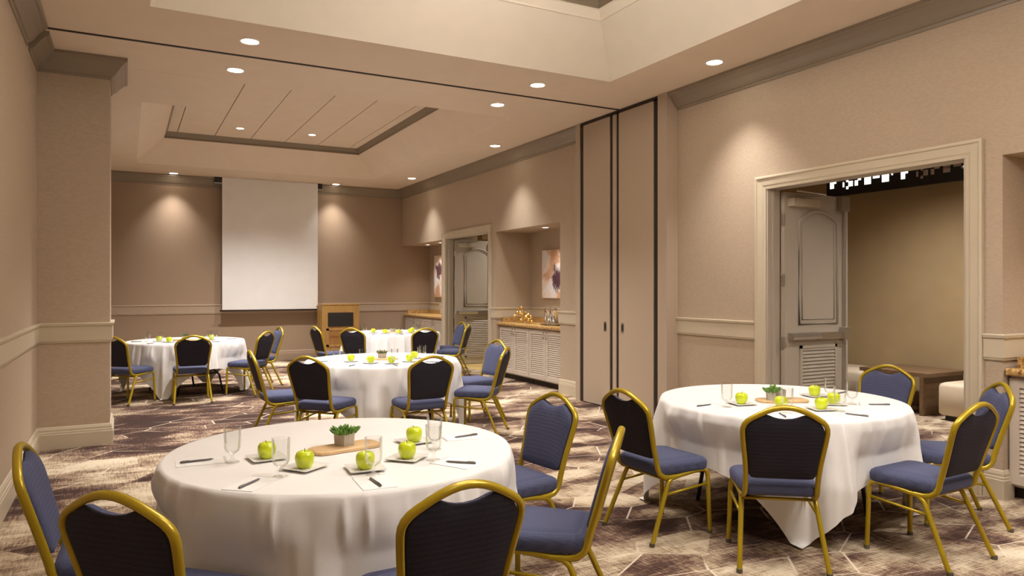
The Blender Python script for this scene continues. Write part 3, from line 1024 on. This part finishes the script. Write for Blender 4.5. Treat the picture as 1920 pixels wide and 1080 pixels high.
def make_chair():
    t = empty('banquet_chair')
    # back hoop with its lower ends sweeping forward under the seat
    low = [(0.190, -0.045, 0.372), (0.189, -0.09, 0.371), (0.187, -0.13, 0.380), (0.185, -0.158, 0.402), (0.184, -0.172, 0.432)]
    right = low + [(u, back_y(z), z) for u, z in hoop_half()]
    left = [(-x, y, z) for x, y, z in right[:-1]][::-1]
    MB().tube(right + left, 0.0165, 10, ry=0.0140).build('back_frame', 'gold', t, True, angle=60)
    for s in (-1, 1):
        MB().tube([(s * 0.200, 0.172, 0.392), (s * 0.196, 0.10, 0.389), (s * 0.192, 0.0, 0.377), (s * 0.190, -0.07, 0.366)], 0.0140, 8).build('side_rail', 'gold', t, True, angle=60)
        lg = MB().tube([(s * 0.200, 0.172, 0.392), (s * 0.203, 0.198, 0.383), (s * 0.205, 0.208, 0.362), (s * 0.207, 0.210, 0.33), (s * 0.218, 0.215, 0.004)], 0.0140, 8).build('leg', 'gold', t, True, angle=60)
        MB().lathe([(0.0155, 0), (0.0165, 0.004), (0.0160, 0.022)], 10, (s * 0.218, 0.215, 0)).build('foot_cap', 'glide', lg)
        lg = MB().tube([(s * 0.190, -0.03, 0.375), (s * 0.1905, -0.07, 0.366), (s * 0.193, -0.098, 0.345), (s * 0.197, -0.115, 0.31), (s * 0.226, -0.252, 0.004)], 0.0140, 8).build('leg', 'gold', t, True, angle=60)
        MB().lathe([(0.0155, 0), (0.0165, 0.004), (0.0160, 0.022)], 10, (s * 0.226, -0.252, 0)).build('foot_cap', 'glide', lg)
        MB().tube([(s * 0.2075, 0.211, 0.305), (s * 0.201, -0.128, 0.278)], 0.0085, 6).build('stretcher', 'gold', t, True)
    MB().tube([(-0.193, -0.085, 0.352), (0.193, -0.085, 0.352)], 0.009, 6).build('stretcher', 'gold', t, True)
    MB().tube([(-0.199, 0.15, 0.382), (0.199, 0.15, 0.382)], 0.009, 6).build('stretcher', 'gold', t, True)
    MB().tube([(-0.193, -0.085, 0.352), (0.0, 0.03, 0.345), (0.199, 0.15, 0.382)], 0.006, 6).build('stretcher', 'gold', t, True)
    # seat
    rs = []
    for z, i in ((0.386, 0.016), (0.392, 0.006), (0.405, 0.0), (0.435, -0.002), (0.452, 0.004), (0.462, 0.018), (0.468, 0.045), (0.471, 0.10)):
        ring = []
        for cx, cy, a0, r in ((0.218, 0.222, 0, 0.055), (-0.218, 0.222, 90, 0.055), (-0.196, -0.168, 180, 0.04), (0.196, -0.168, 270, 0.04)):
            sx, sy = math.copysign(1, cx), math.copysign(1, cy)
            for k in range(6):
                an = math.radians(a0 + 90 * k / 5)
                px = cx - sx * r + r * math.cos(an)
                py = cy - sy * r + r * math.sin(an)
                kk = 1 - i / 0.21
                ring.append((px * kk, 0.03 + (py - 0.03) * kk, z))
        rs.append(ring)
    MB().rings(rs).build('seat', 'blue_fabric', t, True, angle=70)
    # back cushion: outline inside the hoop with a dip for the hand hole
    hp = hoop_half()
    out = [(0.0, 0.487), (0.08, 0.487), (0.14, 0.488), (0.158, 0.492), (0.168, 0.505)]
    for u, z in hp:
        if 0.52 <= z and u > 0.15:
            out.append((u - 0.0135 if z < 0.79 else u - 0.010, z - (0.0 if z < 0.76 else 0.010)))
    out += [(0.128, 0.829), (0.108, 0.839), (0.096, 0.842), (0.082, 0.838), (0.06, 0.829), (0.035, 0.822), (0.0, 0.819)]
    full = out + [(-u, z) for u, z in out[1:-1]][::-1]
    zc = 0.66

    def ring(k, off):
        r = []
        for u, z in full:
            uu, zz = u * (1 - k), zc + (z - zc) * (1 - k)
            r.append((uu, back_y(zz) + off, zz))
        return r
    MB().rings([ring(0.0, -0.004), ring(0.0, 0.010), ring(0.02, 0.020), ring(0.07, 0.026), ring(0.25, 0.030), ring(0.6, 0.032)]).build('back_cushion', 'blue_fabric', t, True, angle=70)
    o = MB().rings([ring(0.0, -0.004), ring(0.01, -0.010), ring(0.04, -0.013), ring(0.5, -0.014)]).build('back_panel', 'navy_fabric', t, True, angle=70)
    o['label'] = 'dark navy rear panel'
    return t


TABLES = {
    'T1': (0.918, 3.417, -30, 'the nearest table'),
    'T2': (3.938, 3.49, -130, 'the table by the near doors'),
    'T3': (2.42, 7.45, -115, 'the middle table'),
    'T4': (0.78, 11.5, -113, 'the far left table'),
    'T5': (4.05, 11.9, -108, 'the table before the lectern'),
}
# crest of each chair back on the plan, then the way it faces (degrees) where it is not straight at its table
CHAIRS = {
    'T1': [(-0.356, 3.457, -2), (-0.05, 2.505, None), (0.968, 2.098, None), (1.944, 2.591, None), (2.249, 3.636, None)],
    'T2': [(2.672, 3.589, 2), (3.052, 2.657, 53), (5.423, 3.694, None), (4.08, 2.25, 93), (5.066, 2.65, None)],
    'T3': [(1.077, 7.55, None), (1.436, 6.656, None), (2.477, 6.158, None), (3.53, 6.68, None), (3.942, 7.705, None)],
    'T4': [(-0.17, 10.66, None), (0.786, 10.283, None), (1.81, 10.801, None), (2.183, 11.904, None)],
    'T5': [(2.685, 11.819, None), (3.087, 11.068, None), (4.116, 10.518, None), (5.205, 11.258, None), (5.45, 12.1, None)],
}
ORD = {5: ['leftmost', 'second from left', 'third from left', 'fourth from left', 'rightmost'],
       4: ['leftmost', 'second from left', 'third from left', 'rightmost']}
chair0 = make_chair()
SEATS = {}
first = True
for tk, lst in CHAIRS.items():
    tx_, ty_, _, tn = TABLES[tk]
    spots = []
    for x, y, fd in lst:
        x, y = x * 0.9837, y * 0.9837
        a = math.atan2(ty_ - y, tx_ - x) if fd is None else math.radians(fd)
        gap = max(0.0, 0.752 - math.hypot(x + 0.54 * math.cos(a) - tx_, y + 0.54 * math.sin(a) - ty_))
        x, y = x - gap * math.cos(a), y - gap * math.sin(a)
        spots.append((x + 0.305 * math.cos(a), y + 0.305 * math.sin(a), a, px_of(x, y)))
    spots.sort(key=lambda s: s[3])
    SEATS[tk] = []
    for x, y, a, _ in spots:
        fx, fy = x + 0.235 * math.cos(a) - tx_, y + 0.235 * math.sin(a) - ty_
        SEATS[tk].append((math.atan2(fy, fx), math.hypot(fx, fy)))
    for i, (x, y, a, _) in enumerate(spots):
        t = chair0 if first else copy_tree(chair0)
        first = False
        t.location = (x, y, 0)
        t.rotation_euler = (0, 0, a - PI / 2)
        tag(t, 'blue padded gold-framed banquet chair, %s at %s' % (ORD[len(spots)][i], tn), 'chair', 'banquet chairs')

# ------------------------------------------------------------------ tables and cloths
RT, ZT = 0.79, 0.735


def make_table(x, y, rz, label):
    t = empty('folding_table', (x, y, 0), rz)
    tag(t, label, 'table', 'round folding tables')
    MB().lathe([(0.0, ZT - 0.022), (RT - 0.012, ZT - 0.022), (RT - 0.006, ZT - 0.016), (RT - 0.006, ZT - 0.006), (RT - 0.012, ZT - 0.001), (0.0, ZT - 0.001)], 64, cap=False).build('tabletop', 'table_ply', t, True, angle=40)
    for s in (-1, 1):
        for q in (-1, 1):
            MB().tube([(s * 0.36, q * 0.05, ZT - 0.03), (s * 0.40, q * 0.10, 0.45), (s * 0.42, q * 0.28, 0.25), (s * 0.43, q * 0.33, 0.0)], 0.014, 8).build('leg', 'table_leg', t, True)
        MB().tube([(s * 0.415, -0.25, 0.28), (s * 0.415, 0.25, 0.28)], 0.011, 8).build('brace', 'table_leg', t, True)
    return t


def make_cloth(x, y, corner, label, seed, seats=()):
    rnd = random.Random(seed)
    half = 1.143
    NA = 480
    R = RT
    ph = [rnd.uniform(0, 2 * PI) for _ in range(6)]
    m = MB()
    pleat = [(2 * PI * (k + rnd.uniform(-0.3, 0.3)) / 44, rnd.uniform(0.014, 0.045), rnd.uniform(-0.014, 0.026)) for k in range(44)]
    rings = []
    tops = [0.05, 0.3, 0.55, 0.70, R - 0.012]
    for r in tops:
        rings.append([(r * math.cos(2 * PI * j / NA), r * math.sin(2 * PI * j / NA), ZT + 0.004) for j in range(NA)])
    NS = 26
    fold = []
    for j in range(NA):
        th = 2 * PI * j / NA
        d = (th - math.radians(corner)) % (PI / 2)
        d = min(d, PI / 2 - d)              # 0 at a corner, pi/4 at the middle of a side
        L = half / max(abs(math.cos(PI / 4 - d)), 1e-3)
        near = 1 - d / (PI / 4)
        fw = (0.50 * math.cos(13 * th + ph[0] + 0.8 * math.sin(3 * th + ph[3])) + 0.42 * math.cos(24 * th + ph[1] + 0.9 * math.sin(5 * th + ph[4])) + 0.30 * math.cos(8 * th + ph[2]))
        pl = sum(a * math.exp(-(((th - c0 + PI) % (2 * PI) - PI) / w0) ** 2) for c0, w0, a in pleat)
        fold.append((th, L, near, fw, pl))
    for i in range(NS + 1):
        q = i / NS
        ring = []
        for th, L, near, fw, pl in fold:
            s = (L - R) * q                  # length hanging below the rim
            if s < 0.012:
                r = R - 0.012 + 0.012 + 0.004 * min(1, s / 0.012)
                z = ZT + 0.004 - s
            else:
                z = ZT + 0.004 - s
                g = min(1.0, s / 0.38) ** 0.8
                r = R + 0.006 + g * (0.030 + 0.048 * (fw * 0.5 + 0.5) * (0.6 + 0.7 * near) + 0.012 * fw) + 0.04 * near * g * g + pl * min(1.0, s / 0.10)
            for sa, sr in seats:
                dd = abs((th - sa + PI) % (2 * PI) - PI) * sr
                if dd < 0.34 and z < 0.68:
                    wgt = min(1.0, max(0.0, (0.34 - dd) / 0.10)) * min(1.0, (0.68 - z) / 0.16)
                    lim = max(sr - 0.010, RT - 0.03)
                    if r > lim:
                        r += (lim - r) * wgt
            if z < 0.006:
                r += (0.006 - z) * 0.8
                z = 0.006 + 0.004 * (1 + math.sin(40 * q))
            ring.append((r * math.cos(th), r * math.sin(th), z))
        rings.append(ring)
    m.rings(rings, True, False)
    o = m.build('tablecloth', 'cloth', None, True, loc=(x, y, 0))
    tag(o, label, 'tablecloth', 'white tablecloths')
    return o


for k, (tk, (x, y, co, tn)) in enumerate(TABLES.items()):
    make_table(x, y, math.radians(co + 45), 'round folding table hidden under the white cloth, %s' % tn)
    make_cloth(x, y, co, 'white square cloth draped over %s' % tn, 30 + k, SEATS[tk])

# ------------------------------------------------------------------ place settings
ZS = ZT + 0.0045


def apple_proto():
    t = empty('apple')
    prof = [(0.0, 0.006), (0.012, 0.002), (0.022, 0.0), (0.031, 0.008), (0.0375, 0.024), (0.040, 0.040), (0.0385, 0.054), (0.032, 0.066), (0.022, 0.071), (0.012, 0.068), (0.004, 0.060), (0.0, 0.058)]
    MB().lathe(prof, 20, cap=False).build('fruit', 'apple', t, True)
    MB().tube([(0, 0, 0.058), (0.002, 0, 0.070), (0.006, 0.001, 0.080)], 0.0016, 5).build('stem', 'stem', t, True)
    return t


def plate_proto():
    m = MB()
    rs = []
    for h, z in ((0.045, 0.0), (0.05, 0.0), (0.074, 0.010), (0.076, 0.0125), (0.072, 0.013), (0.05, 0.0045), (0.03, 0.004)):
        ring = []
        r = 0.008 if h > 0.048 else 0.006
        for q, (sx, sy) in enumerate(((1, 1), (-1, 1), (-1, -1), (1, -1))):
            for k in range(4):
                an = PI / 2 * q + PI / 2 * k / 3
                ring.append((sx * (h - r) + r * math.cos(an), sy * (h - r) + r * math.sin(an), z))
        rs.append(ring)
    return m.rings(rs).build('plate', 'ceramic', None, True, angle=45)


def goblet_proto():
    prof = [(0.0, 0.0), (0.030, 0.0), (0.031, 0.002), (0.024, 0.006), (0.010, 0.012), (0.006, 0.020), (0.008, 0.027), (0.006, 0.034), (0.016, 0.041), (0.029, 0.050),
            (0.0345, 0.066), (0.0355, 0.10), (0.0365, 0.155), (0.0350, 0.155), (0.0340, 0.10), (0.0330, 0.067), (0.027, 0.053), (0.012, 0.044), (0.0, 0.043)]
    return MB().lathe(prof, 22, cap=False).build('water_goblet', 'glass', None, True, angle=60)


def notepad_proto():
    t = empty('notepad')
    MB().box(-0.066, 0.066, -0.102, 0.102, 0.0, 0.002).build('sheets', 'paper', t)
    MB().box(-0.066, 0.066, 0.092, 0.1025, 0.002, 0.0025).build('binding', 'ceramic', t)
    return t


def pen_proto():
    t = empty('pen')
    MB().tube([(-0.068, 0, 0.005), (-0.058, 0, 0.005), (0.0, 0, 0.005), (0.066, 0, 0.005), (0.068, 0, 0.005)], [0.0015, 0.0042, 0.0048, 0.0048, 0.003], 8).build('barrel', 'pen', t, True)
    MB().tube([(0.03, 0, 0.0108), (0.062, 0, 0.0112)], 0.0013, 5).build('clip', 'steel', t)
    return t


PROTO = {'apple': apple_proto(), 'plate': plate_proto(), 'goblet': goblet_proto(), 'notepad': notepad_proto(), 'pen': pen_proto()}
USED = set()
# settings round a table: plate (r, angle), goblet (r, angle), pad and pen (r, angle, pen turn)
SET1 = [((0.37, -169), (0.51, -173), (0.655, 179, 5)), ((0.41, -128), (0.545, -132), (0.70, -136, 4)), ((0.46, -94), (0.565, -93), (0.70, -95, 6)),
        ((0.41, -63), (0.52, -57), (0.675, -57, 16)), ((0.34, -9), (0.44, -33), (0.63, -5, 12))]
SET2 = [((0.39, -175), (0.555, -173), (0.67, 178, 8)), ((0.385, -137), (0.58, -134), (0.69, -137, 15)), ((0.435, -104), (0.52, -96), (0.69, -99, 25)),
        ((0.35, -66), (0.45, -57), (0.62, -53, 20)), ((0.33, -3), (0.35, -26), (0.62, -2, 10))]
SETS = {'T1': SET1, 'T2': SET2, 'T3': SET1, 'T4': SET1, 'T5': SET1}
CATS = {'apple': ('green apple on a square plate', 'apple', 'green apples'), 'plate': ('square white plate under an apple', 'plate', 'square white plates'),
        'goblet': ('clear stemmed water goblet', 'glass', 'water goblets'), 'notepad': ('white notepad', 'notepad', 'white notepads'),
        'pen': ('dark grey pen on a notepad', 'pen', 'dark grey pens')}
for tk, sets in SETS.items():
    tx_, ty_, _, tn = TABLES[tk]
    rnd = random.Random(hash(tn) % 1000 if False else len(tn) * 7 + ord(tk[1]))
    found = {k: [] for k in PROTO}
    for (pr, pa), (gr, ga), (nr, na, pt) in sets:
        jit = 0 if tk in ('T1', 'T2') else rnd.uniform(-4, 4)

        def at(r, a):
            a = math.radians(a + jit)
            return tx_ + r * math.cos(a), ty_ + r * math.sin(a)
        x, y = at(pr, pa)
        rz = math.radians(na) + rnd.uniform(-0.25, 0.25)
        found['plate'].append((x, y, ZS, rz))
        found['apple'].append((x, y, ZS + 0.0045, rnd.uniform(0, 6)))
        x, y = at(gr, ga)
        found['goblet'].append((x, y, ZS, 0))
        x, y = at(nr - 0.03, na)
        found['notepad'].append((x, y, ZS, math.radians(na) + PI / 2 + rnd.uniform(-0.1, 0.1)))
        x, y = at(nr - 0.012, na)
        found['pen'].append((x, y, ZS + 0.0022, math.radians(na + pt)))
    for kind, lst in found.items():
        lst.sort(key=lambda s: px_of(s[0], s[1]))
        for i, (x, y, z, rz) in enumerate(lst):
            p = PROTO[kind]
            o = copy_tree(p) if kind in USED else p
            USED.add(kind)
            o.location = (x, y, z)
            o.rotation_euler = (0, 0, rz)
            lab, cat, grp = CATS[kind]
            tag(o, '%s, %s on %s' % (lab, ORD[5][i], tn), cat, grp)

# ------------------------------------------------------------------ centrepieces


def serving_board(x, y, rz, L, label):
    m = MB()
    rs = []
    for z, i in ((0.0, 0.004), (0.003, 0.0), (0.014, 0.0), (0.017, 0.003)):
        ring = []
        for q, (sx, sy) in enumerate(((1, 1), (-1, 1), (-1, -1), (1, -1))):
            for k in range(6):
                an = PI / 2 * q + PI / 2 * k / 5
                r = 0.05
                ring.append((sx * (L - r - i) + (r) * math.cos(an), sy * (0.075 - r - i) + r * math.sin(an), z))
        rs.append(ring)
    o = m.rings(rs).build('serving_board', 'board_wood', None, True, loc=(x, y, ZS), rot=(0, 0, rz), angle=45)
    tag(o, label, 'board', 'wooden serving boards')


def leaves(seed, n, r0, h0, lean, size):
    rnd = random.Random(seed)
    m = MB()
    for i in range(n):
        a = rnd.uniform(0, 2 * PI)
        rr = r0 * math.sqrt(rnd.random())
        base = Vector((rr * math.cos(a), rr * math.sin(a), h0))
        out = Vector((math.cos(a), math.sin(a), 0)) * lean * (rr / r0 + 0.2)
        d = (out + Vector((rnd.uniform(-0.2, 0.2), rnd.uniform(-0.2, 0.2), 1))).normalized()
        L = size * rnd.uniform(0.6, 1.1)
        w_ = L * 0.17
        m.tube([base, base + d * L * 0.4, base + d * L * 0.75, base + d * L], [w_ * 0.6, w_, w_ * 0.75, 0.0006], 5)
    return m


def planter(x, y, z, rz, sides, r, h, leaf, seed, label, n=26, size=0.05, lean=0.7):
    t = empty('potted_succulent', (x, y, z), rz)
    tag(t, label, 'plant', 'potted succulents')
    k = 0.92
    MB().lathe([(0.0, 0.0), (r * k, 0.0), (r, h), (r * 0.86, h), (r * 0.84, h - 0.012), (0.0, h - 0.012)], sides, cap=False).build('pot', 'concrete', t, sides > 8, angle=40)
    MB().lathe([(0.0, h - 0.012), (r * 0.84, h - 0.012), (r * 0.5, h - 0.006), (0.0, h - 0.004)], max(sides, 8), cap=False).build('soil', 'soil', t)
    mats = leaf if isinstance(leaf, tuple) else (leaf,)
    for q, lm in enumerate(mats):
        leaves(seed + q, n // len(mats), r * 0.75, h - 0.01, lean, size).build('leaves', lm, t, True)


ZP = ZS + 0.0172
bx, by = 0.918, 3.40
serving_board(bx - 0.005, by - 0.02, math.radians(12), 0.17, 'oval wooden serving board in the middle of the nearest table')
planter(bx + 0.0, by + 0.005, ZP, 0.25, 6, 0.056, 0.060, 'leaf', 5, 'green succulent in a hexagonal concrete pot on the nearest table', n=120, size=0.046, lean=1.0)
bx, by = TABLES['T2'][0] - 0.09, TABLES['T2'][1] - 0.075
serving_board(bx + 0.03, by, math.radians(-25), 0.17, 'wooden serving board on the table by the near doors')
planter(bx - 0.075, by + 0.0, ZP, 0, 20, 0.031, 0.06, 'leaf', 15, 'bright green leafy plant in a round pot by the near open doors', n=34, size=0.06, lean=1.4)
planter(bx + 0.03, by + 0.01, ZP, 0, 20, 0.034, 0.06, 'leaf_dark', 25, 'dark low succulent in a round pot by the near open doors', n=26, size=0.028, lean=1.0)
for tk, lm, sd in (('T3', ('leaf_red', 'leaf', 'leaf_dark'), 40), ('T4', 'leaf_dark', 55), ('T5', 'leaf_dark', 66)):
    tx_, ty_, _, tn = TABLES[tk]
    serving_board(tx_ - 0.01, ty_ - 0.03, math.radians(-28), 0.17, 'wooden serving board in the middle of %s' % tn)
    planter(tx_ - 0.01, ty_ - 0.02, ZP, 0.4, 6 if tk != 'T4' else 20, 0.05, 0.05, lm, sd, 'succulent in a small pot in the middle of %s' % tn, n=27, size=0.05 if tk != 'T5' else 0.03)
